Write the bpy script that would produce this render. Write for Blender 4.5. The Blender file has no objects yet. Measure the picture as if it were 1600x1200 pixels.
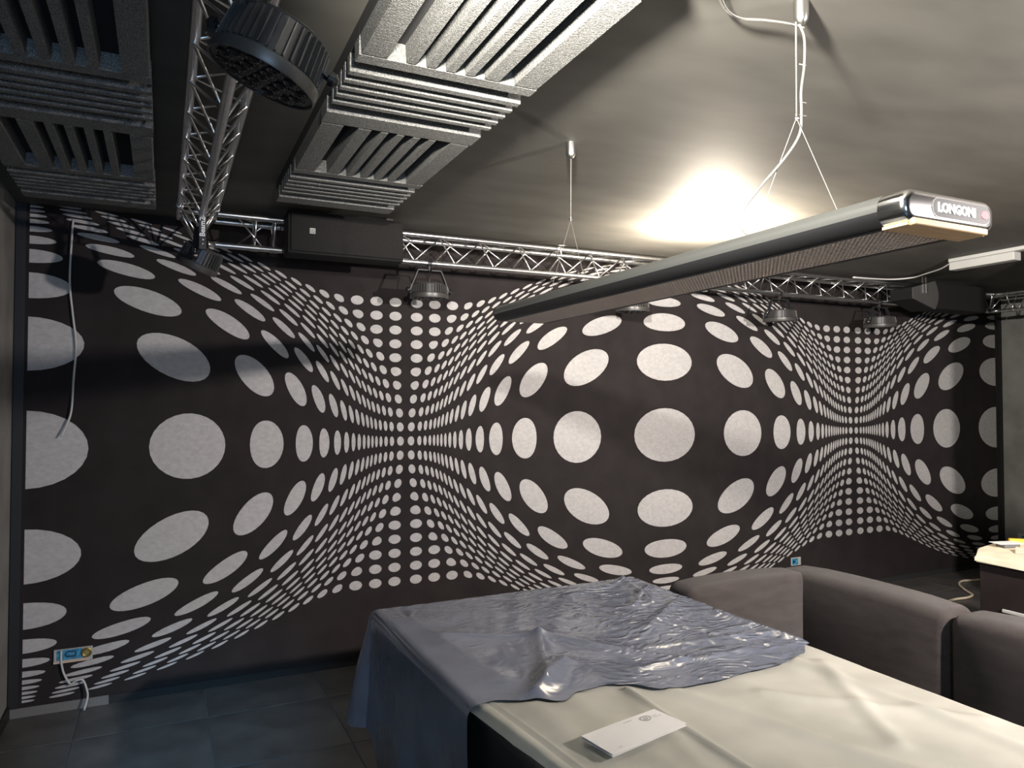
import bpy, bmesh, math, random
from mathutils import Vector, Matrix, noise
random.seed(7)
SC = bpy.context.scene
COL = SC.collection
PI = math.pi

# ------------------------------------------------------------------ camera, light, exposure
cd = bpy.data.cameras.new('camera'); cam = bpy.data.objects.new('camera', cd); COL.objects.link(cam)
rt = Vector((0.90222, -0.431276, -0.000117)); dn = Vector((0.01099, 0.023262, -0.999669)); fw = Vector((0.431136, 0.90192, 0.025727))
up = -dn
M = Matrix(((rt.x, up.x, -fw.x, 0.6503), (rt.y, up.y, -fw.y, -4.5828), (rt.z, up.z, -fw.z, 1.6411), (0, 0, 0, 1)))
cam.matrix_world = M
cd.sensor_width = 36.0; cd.lens = 36.0 * 1140.0 / 1600.0; cd.clip_start = 0.05; cd.clip_end = 100
SC.camera = cam

w = bpy.data.worlds.new('world'); SC.world = w; w.use_nodes = True
bg = w.node_tree.nodes['Background']; bg.inputs[0].default_value = (0.55, 0.68, 1.0, 1); bg.inputs[1].default_value = 0.035

def lamp(name, kind, loc, energy, color, size=0.05, rot=None, **kw):
    l = bpy.data.lights.new(name, kind); l.energy = energy; l.color = color
    if kind == 'POINT': l.shadow_soft_size = size
    if kind == 'AREA': l.shape = 'RECTANGLE'; l.size = size; l.size_y = kw.get('size_y', size)
    if kind == 'SPOT': l.shadow_soft_size = size; l.spot_size = kw['spot']; l.spot_blend = kw.get('blend', .5)
    o = bpy.data.objects.new(name, l); COL.objects.link(o); o.location = loc
    if rot is not None: o.rotation_euler = rot
    return o
def aim(o, target):
    o.rotation_euler = (Vector(target) - o.location).to_track_quat('-Z', 'Y').to_euler()
# work light turned up to the ceiling, standing behind the hanging lamp
lamp('work_light', 'AREA', (3.60, -1.20, 2.43), 30, (1.0, 0.88, 0.72), 0.10, rot=(math.pi, 0, 0))
# flood light to the right behind the camera
o = lamp('flood_light', 'SPOT', (3.33, -4.80, 2.20), 175, (1.0, 0.91, 0.87), 0.045, spot=math.radians(146), blend=1.0); aim(o, (4.5, -.5, 1.2))
# small lamp near the ceiling just above the frame, turned towards the right
o = lamp('truss_lamp', 'SPOT', (1.06, -3.80, 2.40), 195, (1.0, 0.94, 0.84), 0.05, spot=math.radians(125), blend=.8); aim(o, (2.5, -2.85, 3.30))
# cool light from the window side behind the camera, left
o = lamp('cool_window_light', 'AREA', (0.5, -6.9, 1.6), 11, (0.45, 0.68, 1.0), 0.9, size_y=1.2); aim(o, (0.9, -2.6, 0.0))
# added blue spot, no visible source, tints the floor patch on the left
o = lamp('blue_floor_fill', 'SPOT', (0.15, -4.2, 2.5), 90, (0.25, 0.62, 1.0), 0.08, spot=math.radians(21), blend=1.0); aim(o, (0.78, -0.75, 0.0))

SC.view_settings.view_transform = 'Standard'; SC.view_settings.look = 'None'
SC.view_settings.gamma = 1.0; SC.view_settings.use_curve_mapping = False
SC.view_settings.exposure = 2.22

# ------------------------------------------------------------------ materials
def mat(name, col, rough=0.5, metal=0.0, noise_scale=None, noise_amt=0.15, bump=0.0, bump_scale=200, spec=None, coat=0, stretch=None, emit=None, sheen=0, trans=0):
    m = bpy.data.materials.new(name); m.use_nodes = True; nt = m.node_tree; N = nt.nodes; L = nt.links
    b = N['Principled BSDF']
    b.inputs['Base Color'].default_value = (*col, 1); b.inputs['Roughness'].default_value = rough; b.inputs['Metallic'].default_value = metal
    if spec is not None: b.inputs['Specular IOR Level'].default_value = spec
    if coat: b.inputs['Coat Weight'].default_value = coat; b.inputs['Coat Roughness'].default_value = .1
    if sheen: b.inputs['Sheen Weight'].default_value = sheen
    if trans: b.inputs['Transmission Weight'].default_value = trans
    if emit: b.inputs['Emission Color'].default_value = (*emit[:3], 1); b.inputs['Emission Strength'].default_value = emit[3]
    if noise_scale or bump:
        tc = N.new('ShaderNodeTexCoord'); mp = N.new('ShaderNodeMapping'); L.new(tc.outputs['Object'], mp.inputs[0])
        if stretch: mp.inputs['Scale'].default_value = stretch
    if noise_scale:
        n = N.new('ShaderNodeTexNoise'); n.inputs['Scale'].default_value = noise_scale; n.inputs['Detail'].default_value = 6
        L.new(mp.outputs[0], n.inputs['Vector'])
        r = N.new('ShaderNodeValToRGB'); L.new(n.outputs['Fac'], r.inputs[0])
        a = 1 - noise_amt; c = 1 + noise_amt
        r.color_ramp.elements[0].position = .3; r.color_ramp.elements[1].position = .7
        r.color_ramp.elements[0].color = (*[min(1, x * a) for x in col], 1); r.color_ramp.elements[1].color = (*[min(1, x * c) for x in col], 1)
        L.new(r.outputs[0], b.inputs['Base Color'])
    if bump:
        n2 = N.new('ShaderNodeTexNoise'); n2.inputs['Scale'].default_value = bump_scale; n2.inputs['Detail'].default_value = 4
        L.new(mp.outputs[0], n2.inputs['Vector'])
        bp = N.new('ShaderNodeBump'); bp.inputs['Strength'].default_value = bump; bp.inputs['Distance'].default_value = .01
        L.new(n2.outputs['Fac'], bp.inputs['Height']); L.new(bp.outputs[0], b.inputs['Normal'])
    return m
def speckle(m, scale, thr, col):
    """light grains scattered over a material"""
    nt = m.node_tree; N = nt.nodes; L = nt.links; b = N['Principled BSDF']
    src = b.inputs['Base Color'].links[0].from_socket if b.inputs['Base Color'].links else None
    v = N.new('ShaderNodeTexNoise'); v.inputs['Scale'].default_value = scale; v.inputs['Detail'].default_value = 2
    tc = N.new('ShaderNodeTexCoord'); L.new(tc.outputs['Object'], v.inputs['Vector'])
    r = N.new('ShaderNodeValToRGB'); r.color_ramp.elements[0].position = thr; r.color_ramp.elements[1].position = thr + .08
    L.new(v.outputs['Fac'], r.inputs[0])
    mx = N.new('ShaderNodeMixRGB'); L.new(r.outputs[0], mx.inputs[0])
    if src: L.new(src, mx.inputs[1])
    else: mx.inputs[1].default_value = b.inputs['Base Color'].default_value
    mx.inputs[2].default_value = (*col, 1); L.new(mx.outputs[0], b.inputs['Base Color'])

MT = dict(
 ceiling=mat('ceiling_paint', (.090, .086, .076), .68, spec=.3, noise_scale=2.2, noise_amt=.17, bump=.04, bump_scale=3, stretch=(1, 2.5, 1)),
 plaster=mat('grey_plaster', (.24, .235, .225), .8, noise_scale=4, noise_amt=.22, bump=.15, bump_scale=12),
 blackwall=mat('black_wall', (.02, .02, .02), .9),
 felt=mat('black_felt', (.026, .022, .022), .95, noise_scale=6, noise_amt=.15, spec=.15),
 dot=mat('grey_felt', (.46, .445, .435), .95, noise_scale=40, noise_amt=.10, bump=.1, bump_scale=400, spec=.15, stretch=(1, 1, 1.4)),
 trim=mat('black_trim', (.012, .012, .013), .6),
 tile=mat('slate_tile', (.085, .083, .08), .42, noise_scale=5, noise_amt=.35, bump=.05, bump_scale=20),
 grout=mat('grout', (.12, .12, .12), .9),
 base_grey=mat('skirting_grey', (.16, .155, .145), .7),
 alu=mat('aluminium', (.72, .72, .72), .28, 1.0, noise_scale=30, noise_amt=.08, stretch=(1, 1, 1)),
 chrome=mat('chrome', (.9, .9, .9), .16, 1.0),
 steel=mat('brushed_steel', (.55, .54, .52), .3, 1.0),
 black=mat('black_metal', (.018, .018, .02), .38, spec=.5),
 blackp=mat('black_plastic', (.012, .012, .014), .3),
 fin=mat('heatsink', (.075, .073, .07), .38, .4),
 lens=mat('lens_glass', (.006, .006, .007), .12, spec=.4),
 grille=mat('speaker_grille', (.012, .011, .011), .7, spec=.2, noise_scale=300, noise_amt=.5, bump=.3, bump_scale=500),
 box=mat('speaker_cabinet', (.010, .010, .010), .7, spec=.2, bump=.3, bump_scale=300),
 foam=mat('acoustic_foam', (.145, .145, .14), .9, noise_scale=160, noise_amt=.35, bump=.5, bump_scale=220, spec=.3),
 foamb=mat('shaded_foam_backing', (.020, .020, .021), .95),  # backing coloured near black, painting in the shade between the ridges
 white=mat('white_plastic', (.42, .42, .40), .5),
 wire=mat('steel_wire', (.13, .125, .115), .5),
 cable=mat('white_cable', (.55, .55, .53), .6),
 clear=mat('clear_cable', (.11, .108, .10), .4),
 paper=mat('paper', (.80, .78, .74), .8, noise_scale=8, noise_amt=.04),
 ink=mat('grey_ink', (.12, .12, .12), .8),
 lampside=mat('anodised_grey', (.30, .31, .30), .32, .85),
 lampdark=mat('anodised_black', (.010, .010, .011), .45),
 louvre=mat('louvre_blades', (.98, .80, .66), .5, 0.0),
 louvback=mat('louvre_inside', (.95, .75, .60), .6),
 maple=mat('pale_maple', (.78, .52, .28), .5, noise_scale=14, noise_amt=.15, stretch=(1, 12, 12)),
 letter=mat('letter_white', (.85, .85, .85), .4),
 plate=mat('sign_plate', (.05, .05, .052), .5),
 red=mat('logo_red', (.55, .12, .14), .5),
 sofa=mat('sofa_fabric', (.062, .051, .046), .95, noise_scale=9, noise_amt=.18, bump=.6, bump_scale=350, sheen=.15, stretch=(1, 1, 3), spec=.12),
 sofadark=mat('sofa_base', (.03, .027, .025), .9),
 wood=mat('dark_wood', (.045, .038, .034), .55, noise_scale=6, noise_amt=.3, stretch=(1, 1, 8)),
 counter=mat('counter_dark', (.020, .015, .015), .6, spec=.15, noise_scale=5, noise_amt=.25),
 top=mat('pale_board', (.80, .70, .52), .6, noise_scale=10, noise_amt=.12),
 yellow=mat('yellow_paint', (.80, .48, .04), .45),
 pink=mat('tan_card', (.62, .47, .36), .8),
 rail=mat('rail_black', (.012, .012, .014), .5),
 blue=mat('blue_print', (.04, .25, .42), .5, noise_scale=60, noise_amt=.6),
 brass=mat('brass', (.42, .32, .12), .4, .8),
 darkblue=mat('dark_blue', (.01, .03, .08), .5),
)
speckle(MT['foam'], 420, .60, (.55, .55, .50))

# the two table covers: creased by shading relief on top of the modelled folds
def cover_mat(name, col, rough, cr, sc, spec=.5, grade=False):
    m = bpy.data.materials.new(name); m.use_nodes = True; nt = m.node_tree; N = nt.nodes; L = nt.links; b = N['Principled BSDF']
    b.inputs['Base Color'].default_value = (*col, 1); b.inputs['Roughness'].default_value = rough; b.inputs['Specular IOR Level'].default_value = spec
    if grade: b.inputs['Coat Weight'].default_value = .35; b.inputs['Coat Roughness'].default_value = .12
    tc = N.new('ShaderNodeTexCoord')
    n0 = N.new('ShaderNodeTexNoise'); n0.inputs['Scale'].default_value = 3; L.new(tc.outputs['Object'], n0.inputs['Vector'])
    mx = N.new('ShaderNodeVectorMath'); mx.operation = 'SCALE'; mx.inputs[3].default_value = .35; L.new(n0.outputs['Color'], mx.inputs[0])
    ad = N.new('ShaderNodeVectorMath'); L.new(tc.outputs['Object'], ad.inputs[0]); L.new(mx.outputs[0], ad.inputs[1])
    mp = N.new('ShaderNodeMapping'); mp.inputs['Scale'].default_value = (1, 2.6, 1); mp.inputs['Rotation'].default_value = (0, 0, .35); L.new(ad.outputs[0], mp.inputs[0])
    n1 = N.new('ShaderNodeTexNoise'); n1.inputs['Scale'].default_value = sc; n1.inputs['Detail'].default_value = 5
    try: n1.noise_type = 'RIDGED_MULTIFRACTAL'
    except Exception: pass
    L.new(mp.outputs[0], n1.inputs['Vector'])
    bp = N.new('ShaderNodeBump'); bp.inputs['Strength'].default_value = cr; bp.inputs['Distance'].default_value = .012
    if grade:   # the plastic lies smooth at one end and is crumpled at the other
        sx = N.new('ShaderNodeSeparateXYZ'); L.new(tc.outputs['Object'], sx.inputs[0])
        mr = N.new('ShaderNodeMapRange'); mr.inputs[1].default_value = 1.55; mr.inputs[2].default_value = 2.6; mr.inputs[3].default_value = cr * .12; mr.inputs[4].default_value = cr * 1.3
        L.new(sx.outputs[0], mr.inputs[0]); L.new(mr.outputs[0], bp.inputs['Strength'])
    L.new(n1.outputs['Fac'], bp.inputs['Height']); L.new(bp.outputs[0], b.inputs['Normal'])
    n2 = N.new('ShaderNodeTexNoise'); n2.inputs['Scale'].default_value = 5; L.new(tc.outputs['Object'], n2.inputs['Vector'])
    r = N.new('ShaderNodeValToRGB'); r.color_ramp.elements[0].position = .35; r.color_ramp.elements[1].position = .7
    r.color_ramp.elements[0].color = (*[c * .88 for c in col], 1); r.color_ramp.elements[1].color = (*[min(1, c * 1.1) for c in col], 1)
    L.new(n2.outputs['Fac'], r.inputs[0]); L.new(r.outputs[0], b.inputs['Base Color'])
    return m
MT['sheet'] = cover_mat('blue_plastic_sheet', (.165, .185, .235), .15, .9, 14, .8, True)
MT['cloth'] = cover_mat('grey_leatherette', (.47, .46, .395), .62, .12, 2.5, .4)

# ------------------------------------------------------------------ helpers
def link(name, me, m=None, parent=None, smooth=False):
    o = bpy.data.objects.new(name, me); COL.objects.link(o)
    if m is not None and len(me.materials) == 0: me.materials.append(m)
    if smooth:
        for p in me.polygons: p.use_smooth = True
    if parent is not None: o.parent = parent
    return o
def obj(name, bm, m, parent=None, smooth=False, loc=None):
    me = bpy.data.meshes.new(name); bmesh.ops.recalc_face_normals(bm, faces=bm.faces); bm.to_mesh(me); bm.free()
    o = link(name, me, m, parent, smooth)
    if loc is not None: o.location = loc
    return o
def autosmooth(o, ang=35):
    me = o.data
    for p in me.polygons: p.use_smooth = True
    bm = bmesh.new(); bm.from_mesh(me)
    for e in bm.edges:
        if len(e.link_faces) == 2 and e.calc_face_angle(0) > math.radians(ang): e.smooth = False
    bm.to_mesh(me); bm.free()
def thing(name, label, cat, loc=(0, 0, 0), rot=(0, 0, 0), group=None):
    o = bpy.data.objects.new(name, None); COL.objects.link(o); o.location = loc; o.rotation_euler = rot
    o.empty_display_size = .1
    o['label'] = label; o['category'] = cat
    if group: o['group'] = group
    return o
def tag(o, label, cat, group=None):
    o['label'] = label; o['category'] = cat
    if group: o['group'] = group
    return o
def struct(o): o['kind'] = 'structure'; return o
def B(): return bmesh.new()
def box(bm, a, b, bevel=0, seg=2):
    r = bmesh.ops.create_cube(bm, size=1); vs = r['verts']
    c = [(a[i] + b[i]) / 2 for i in range(3)]; s = [abs(b[i] - a[i]) for i in range(3)]
    for v in vs: v.co = Vector((v.co.x * s[0] + c[0], v.co.y * s[1] + c[1], v.co.z * s[2] + c[2]))
    if bevel:
        es = list({e for v in vs for e in v.link_edges})
        bmesh.ops.bevel(bm, geom=es, offset=bevel, segments=seg, affect='EDGES', profile=.5)
    return bm
def boxo(name, a, b, m, parent=None, bevel=0, seg=2): 
    bm = box(B(), a, b, bevel, seg); o = obj(name, bm, m, parent)
    if bevel: autosmooth(o)
    return o
def tube(bm, pts, r, n=8, cap=True):
    pts = [Vector(p) for p in pts]; rings = []; prev = None
    for i, p in enumerate(pts):
        t = (pts[min(i + 1, len(pts) - 1)] - pts[max(i - 1, 0)]).normalized()
        if prev is None:
            a = Vector((0, 0, 1)) if abs(t.z) < .9 else Vector((1, 0, 0)); u = t.cross(a).normalized()
        else:
            u = (prev - t * prev.dot(t)); u = u.normalized() if u.length > 1e-6 else t.orthogonal().normalized()
        prev = u; v = t.cross(u); rr = r[i] if isinstance(r, (list, tuple)) else r
        rings.append([bm.verts.new(p + (u * math.cos(2 * PI * k / n) + v * math.sin(2 * PI * k / n)) * rr) for k in range(n)])
    for a, b in zip(rings, rings[1:]):
        for k in range(n): bm.faces.new((a[k], a[(k + 1) % n], b[(k + 1) % n], b[k]))
    if cap: bm.faces.new(rings[0]); bm.faces.new(rings[-1][::-1])
    return bm
def smooth_path(P, k=8):
    P = [Vector(p) for p in P]; out = []
    Q = [P[0] * 2 - P[1]] + P + [P[-1] * 2 - P[-2]]
    for i in range(1, len(Q) - 2):
        for j in range(k):
            t = j / k; a, b, c, d = Q[i - 1], Q[i], Q[i + 1], Q[i + 2]
            out.append(.5 * ((2 * b) + (c - a) * t + (2 * a - 5 * b + 4 * c - d) * t * t + (3 * b - a - 3 * c + d) * t ** 3))
    out.append(P[-1]); return out
def lathe(bm, prof, n=24, axis=None):
    """profile of (r, z) about z"""
    rings = []
    for r, z in prof:
        if r < 1e-6: rings.append([bm.verts.new((0, 0, z))])
        else: rings.append([bm.verts.new((r * math.cos(2 * PI * k / n), r * math.sin(2 * PI * k / n), z)) for k in range(n)])
    for a, b in zip(rings, rings[1:]):
        for k in range(n):
            q = [a[k % len(a)], a[(k + 1) % len(a)], b[(k + 1) % len(b)], b[k % len(b)]]
            q = list(dict.fromkeys(q))
            if len(q) > 2: bm.faces.new(q)
    return bm
def prism(bm, poly, lo, hi, axis='y'):
    """extrude a 2D polygon along an axis; for y: poly is (x,z); x: (y,z); z: (x,y)"""
    def P(u, v, w): return {'y': (u, w, v), 'x': (w, u, v), 'z': (u, v, w)}[axis]
    a = [bm.verts.new(P(u, v, lo)) for u, v in poly]; b = [bm.verts.new(P(u, v, hi)) for u, v in poly]
    bm.faces.new(a); bm.faces.new(b[::-1]); n = len(poly)
    for i in range(n): bm.faces.new((a[i], a[(i + 1) % n], b[(i + 1) % n], b[i]))
    return bm
def text_mesh(name, s, size, m, mw, parent=None, bold=.0, depth=.0006, shear=0, xs=1.0):
    cu = bpy.data.curves.new(name, 'FONT'); cu.body = s; cu.size = size; cu.extrude = depth; cu.offset = bold; cu.shear = shear
    cu.align_x = 'CENTER'; cu.align_y = 'CENTER'; cu.resolution_u = 3
    tmp = bpy.data.objects.new('tmp_text', cu); COL.objects.link(tmp)
    dg = bpy.context.evaluated_depsgraph_get(); dg.update()
    me = bpy.data.meshes.new_from_object(tmp.evaluated_get(dg)); me.name = name
    bpy.data.objects.remove(tmp); bpy.data.curves.remove(cu)
    me.transform(Matrix.Diagonal((xs, 1, 1, 1))); me.transform(mw)
    me.materials.clear(); me.materials.append(m)
    return link(name, me, None, parent)

# ------------------------------------------------------------------ the room
XL, XR, YB, YF, ZC = -.063, 8.42, 0.0, -7.4, 2.70
struct(boxo('wall_back', (XL - .1, YB, -.1), (XR + .1, YB + .1, ZC + .1), MT['blackwall']))
struct(boxo('wall_left', (XL - .1, YF, -.1), (XL, YB, ZC + .1), MT['plaster']))
struct(boxo('wall_right', (XR, YF, -.1), (XR + .1, YB, ZC + .1), MT['plaster']))
struct(boxo('wall_front', (XL - .1, YF - .1, -.1), (XR + .1, YF, ZC + .1), MT['plaster']))
struct(boxo('ceiling', (XL - .1, YF, ZC), (XR + .1, YB, ZC + .1), MT['ceiling']))
struct(boxo('baseboard_left', (XL, YF, 0.001), (XL + .012, YB - .012, .07), MT['trim']))
struct(boxo('baseboard_back', (XL + .013, YB - .012, 0.001), (.40, YB, .05), MT['base_grey']))
struct(boxo('baseboard_right', (XR - .012, YF, 0.001), (XR, YB - .015, .07), MT['trim']))
struct(boxo('shadow_pillar', (5.45, -3.0, 0), (5.80, -2.42, ZC), MT['plaster']))  # added pillar out of view, casts the darker strip at the mural's right end
fl = struct(boxo('floor', (XL - .1, YF, -.12), (XR + .1, YB, -.004), MT['grout']))
T = .612; g = .0025; tiles = {}
i0, j0 = -2, -12
x = .88 - 2 * T
while x < XR:
    y = .192
    while y > YF:
        ax, bx = max(x + g, XL), min(x + T - g, XR); ay, by = max(y - T + g, YF), min(y - g, YB)
        if bx - ax > .02 and by - ay > .02:
            key = (round(bx - ax, 3), round(by - ay, 3))
            if key not in tiles:
                bm = B(); box(bm, (-(bx - ax) / 2, -(by - ay) / 2, -.006), ((bx - ax) / 2, (by - ay) / 2, 0), .0015, 1)
                me = bpy.data.meshes.new('tile'); bmesh.ops.recalc_face_normals(bm, faces=bm.faces); bm.to_mesh(me); bm.free(); me.materials.append(MT['tile']); tiles[key] = me
            t = link('tile', tiles[key], None, fl); t.location = ((ax + bx) / 2, (ay + by) / 2, 0)
        y -= T
    x += T

# ------------------------------------------------------------------ the mural of dots
S = .125; FLC = -11.15; H = 16.5732; ASP = .7175; R0 = 16.6635; RR = .325
KN = [0, 1, 2, 3, 4, 5, 6, 8, 10, 12, 14, 15.5, R0]
KV = [0, 6.4862, 9.7673, 11.48, 12.4156, 13.0703, 13.513, 14.1454, 14.6209, 15.0275, 15.5278, 16.0292, R0]
hh = [KN[i + 1] - KN[i] for i in range(12)]; dd = [(KV[i + 1] - KV[i]) / hh[i] for i in range(12)]
mm = [dd[0] * 1.08] + [(dd[i - 1] * hh[i] + dd[i] * hh[i - 1]) / (hh[i] + hh[i - 1]) for i in range(1, 12)] + [dd[11]]
def bulge(r):
    if r >= R0: return r
    i = 11
    while KN[i] > r: i -= 1
    t = (r - KN[i]) / hh[i]
    return (2*t**3-3*t*t+1)*KV[i] + (t**3-2*t*t+t)*hh[i]*mm[i] + (-2*t**3+3*t*t)*KV[i+1] + (t**3-t*t)*hh[i]*mm[i+1]
def warp(b, u, v):
    r = math.hypot(u, v); s = bulge(r) / r if r > 1e-6 else mm[0]
    return b * 2 * H + u * s, v * s * ASP
def clipx(poly, x0, keep_gt):
    out = []
    for i in range(len(poly)):
        p, q = poly[i], poly[(i + 1) % len(poly)]
        ip = (p[0] > x0) == keep_gt; iq = (q[0] > x0) == keep_gt
        if ip: out.append(p)
        if ip != iq:
            t = (x0 - p[0]) / (q[0] - p[0]); out.append((x0, p[1] + t * (q[1] - p[1])))
    return out
XW = 4 * H
mural = thing('wall_mural', 'large black felt wall panel with pale grey dots swelling and pinching, covering the far wall', 'wall panel', (4.15, -.001, 0))
PF = -.012
def mloc(o): o.location = (-4.15, .001, 0)
p = boxo('felt_panel', (-.012, PF, .052), (XW * S, YB, ZC - .002), MT['felt'], mural); mloc(p)
p = boxo('edge_trim', (-.058, PF - .006, .052), (-.012, YB, ZC - .002), MT['trim'], mural); mloc(p)
p = boxo('edge_trim', (XW * S, PF - .006, .052), (XW * S + .03, YB, ZC - .002), MT['trim'], mural); mloc(p)
dots = []
for b in (0, 1, 2):
    for u in range(-16, 17):
        if (b == 0 and u < 0) or (b == 2 and u > 0): continue
        for v in range(-10, 11):
            n = 28 if math.hypot(u, v) < 4 else 16
            poly = [warp(b, u + RR * math.cos(2 * PI * k / n), v + RR * math.sin(2 * PI * k / n)) for k in range(n)]
            if u == 0 and b == 0: poly = clipx(poly, 0.02, True)
            if u == 0 and b == 2: poly = clipx(poly, XW - .02, False)
            if len(poly) < 3: continue
            P2 = [(x * S, (y - FLC) * S) for x, y in poly]
            A = abs(sum(P2[i][0] * P2[(i + 1) % len(P2)][1] - P2[(i + 1) % len(P2)][0] * P2[i][1] for i in range(len(P2)))) / 2
            cx = sum(q[0] for q in P2) / len(P2); cz = sum(q[1] for q in P2) / len(P2)
            dist2 = (cx - .65) ** 2 + 4.58 ** 2 + (cz - 1.64) ** 2
            dots.append((A / dist2 ** 1.5, P2))
dots.sort(key=lambda d: -d[0])
rest = B()
for i, (a, P2) in enumerate(dots):
    if i < 290:
        bm = B(); prism(bm, P2, PF - .0012, PF + .0005, 'y'); o = obj('dot', bm, MT['dot'], mural); mloc(o)
    else:
        prism(rest, P2, PF - .0012, PF + .0005, 'y')
o = obj('small_dots', rest, MT['dot'], mural); mloc(o); o['kind'] = 'stuff'; o['label'] = 'small grey dots crowding towards the two pinch lines'

# ------------------------------------------------------------------ acoustic foam on the ceiling
PATT = {'y': [.0, .088, .125, .190, .222, .257, .284, .319, .346, .381, .408, .443, .470, .55]}
def slat_profile(a, b, z0, z1, s=.004): return [(a, z0), (b, z0), (b - s, z1), (a + s, z1)]
def foam_panel(x0, y0, wx, wy, d, label, group, flip=False):
    """d = direction in which the ridges run"""
    t = thing('acoustic_foam_panel', label, 'foam panel', (x0 + wx / 2, y0 + wy / 2, ZC), group=group)
    ox, oy = -(wx / 2), -(wy / 2); gp = .002
    boxo('backing', (ox + gp, oy + gp, -.046), (ox + wx - gp, oy + wy - gp, -.0005), MT['foamb'], t)
    L = wx if d == 'y' else wy
    segs = [(.0, .086), (.126, .184), (.206, .244), (.265, .303), (.324, .362), (.383, .421), (.466, .548)]
    if d == 'x': segs = [(.0, .060), (.112, .150), (.174, .208), (.230, .264), (.288, .322), (.346, .380), (.440, .548)]
    if flip: segs = [(.55 - b, .55 - a) for a, b in segs][::-1]
    for a, b in segs:
        a, b = a / .55 * L + gp, b / .55 * L - gp
        bm = B()
        if d == 'y': prism(bm, [(ox + u, z) for u, z in slat_profile(a, b, -.046, -.098)], oy + gp, oy + wy - gp, 'y')
        else: prism(bm, [(oy + u, z) for u, z in slat_profile(a, b, -.046, -.098)], ox + gp, ox + wx - gp, 'x')
        obj('ridge', bm, MT['foam'], t)
PR = .548
ws = ['against the loudspeaker', 'second from the loudspeaker', 'third from the loudspeaker', 'fourth from the loudspeaker, nearest and brightest']
for k in range(4):
    y0 = -.97 - PR * (k + 1); d = 'xyxy'[k]
    foam_panel(1.125, y0, .555, PR, d, 'grey ridged acoustic foam tile ridges %s, %s' % ({'x': 'sideways', 'y': 'lengthwise'}[d], ws[k]), 'foam tiles in the lit ceiling row', flip=(k == 3))
foam_panel(1.125, -.97 - PR * 5, .555, PR, 'x', 'grey ridged acoustic foam tile at the near end of the lit ceiling row', 'foam tiles in the lit ceiling row')
wl = ['touching the dotted wall end', 'second from the dotted wall', 'third from the dotted wall', 'fourth from the dotted wall']
for k in range(4):
    y0 = -.55 - .55 * (k + 1); d = 'xyxy'[k]
    foam_panel(.055, y0, .555, .55, d, 'dark foam tile left of the truss, ridges %s, %s' % ({'x': 'sideways', 'y': 'lengthwise'}[d], wl[k]), 'foam tiles in the dark ceiling row')

# ------------------------------------------------------------------ trusses
TW, TH, CR, BR = .170, .148, .0155, .0047
def truss(name, label, origin, axis, length, phase, pitch=.2635, ends=()):
    """three chords, apex down; local frame: s along, u across, z up. top chords at u=+-TW/2, z=0"""
    t = thing(name, label, 'truss', origin, group='ceiling trusses')
    def P(s, u, z): return (s, u, z) if axis == 'x' else (u, s, z)
    for nm, u, z in (('chord', -TW / 2, 0), ('chord', TW / 2, 0), ('chord', 0, -TH)):
        o = obj(nm, tube(B(), [P(0, u, z), P(length, u, z)], CR, 14), MT['alu'], t); autosmooth(o)
    def braces(A, Bb, ph, kf=1.03, zo=-.014):
        """zigzag between chord A=(u,z) and chord B, apex on A at ph+k*pitch"""
        ms = {}
        k0 = math.ceil((.04 - ph) / (pitch / 2)); s = ph + k0 * pitch / 2; k = k0
        while s + pitch / 2 < length - .04:
            a, b = (A, Bb) if k % 2 == 0 else (Bb, A)
            key = k % 2
            if key not in ms:
                bm = tube(B(), [P(0, a[0] * kf, a[1] + (.010 if a[1] < -.1 else zo)), P(pitch / 2, b[0] * kf, b[1] + (.010 if b[1] < -.1 else zo))], BR, 7)
                me = bpy.data.meshes.new('brace'); bm.to_mesh(me); bm.free(); me.materials.append(MT['alu'])
                for q in me.polygons: q.use_smooth = True
                ms[key] = me
            o = link('brace', ms[key], None, t); o.location = P(s, 0, 0)
            s += pitch / 2; k += 1
    braces((-TW / 2, 0), (0, -TH), phase)
    braces((TW / 2, 0), (0, -TH), phase + pitch / 2)
    braces((-TW / 2, 0), (TW / 2, 0), phase, .93, 0)
    for e in ends:
        for a, b in (((-TW / 2, 0), (0, -TH)), ((TW / 2, 0), (0, -TH)), ((-TW / 2, 0), (TW / 2, 0))):
            o = obj('end_strut', tube(B(), [P(e, *a), P(e, *b)], BR * 1.1, 8), MT['alu'], t, True)
        for u, z in ((-TW / 2, 0), (TW / 2, 0), (0, -TH)):
            o = obj('coupler', tube(B(), [P(e - .022, u, z), P(e + .022, u, z)], CR * 1.18, 14), MT['steel'], t); autosmooth(o)
    return t
ZT = 2.641
# along the dotted wall: a short piece from the corner to the loudspeaker, then the long run
t1 = truss('lighting_truss', 'short aluminium truss piece between the corner and the loudspeaker', (.895, -.362, ZT), 'x', .345, .11, ends=(.20, .30))
t2 = truss('lighting_truss', 'long aluminium truss along the dotted wall, right of the loudspeaker', (1.245, -.362, ZT), 'x', 6.27, 2.143 - 1.245, ends=(.05, 6.20))
# towards the viewer on the left
t3 = truss('lighting_truss', 'aluminium truss running from the corner towards the viewer, at upper left', (.802, -5.2, ZT), 'y', 4.74, (-1.37 + 5.2), ends=(4.66,))
# along the right
t4 = truss('lighting_truss', 'dim aluminium truss along the right side, beyond the far loudspeaker', (7.66, -4.2, ZT), 'y', 3.75, 3.2, ends=(3.66,))
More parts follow.
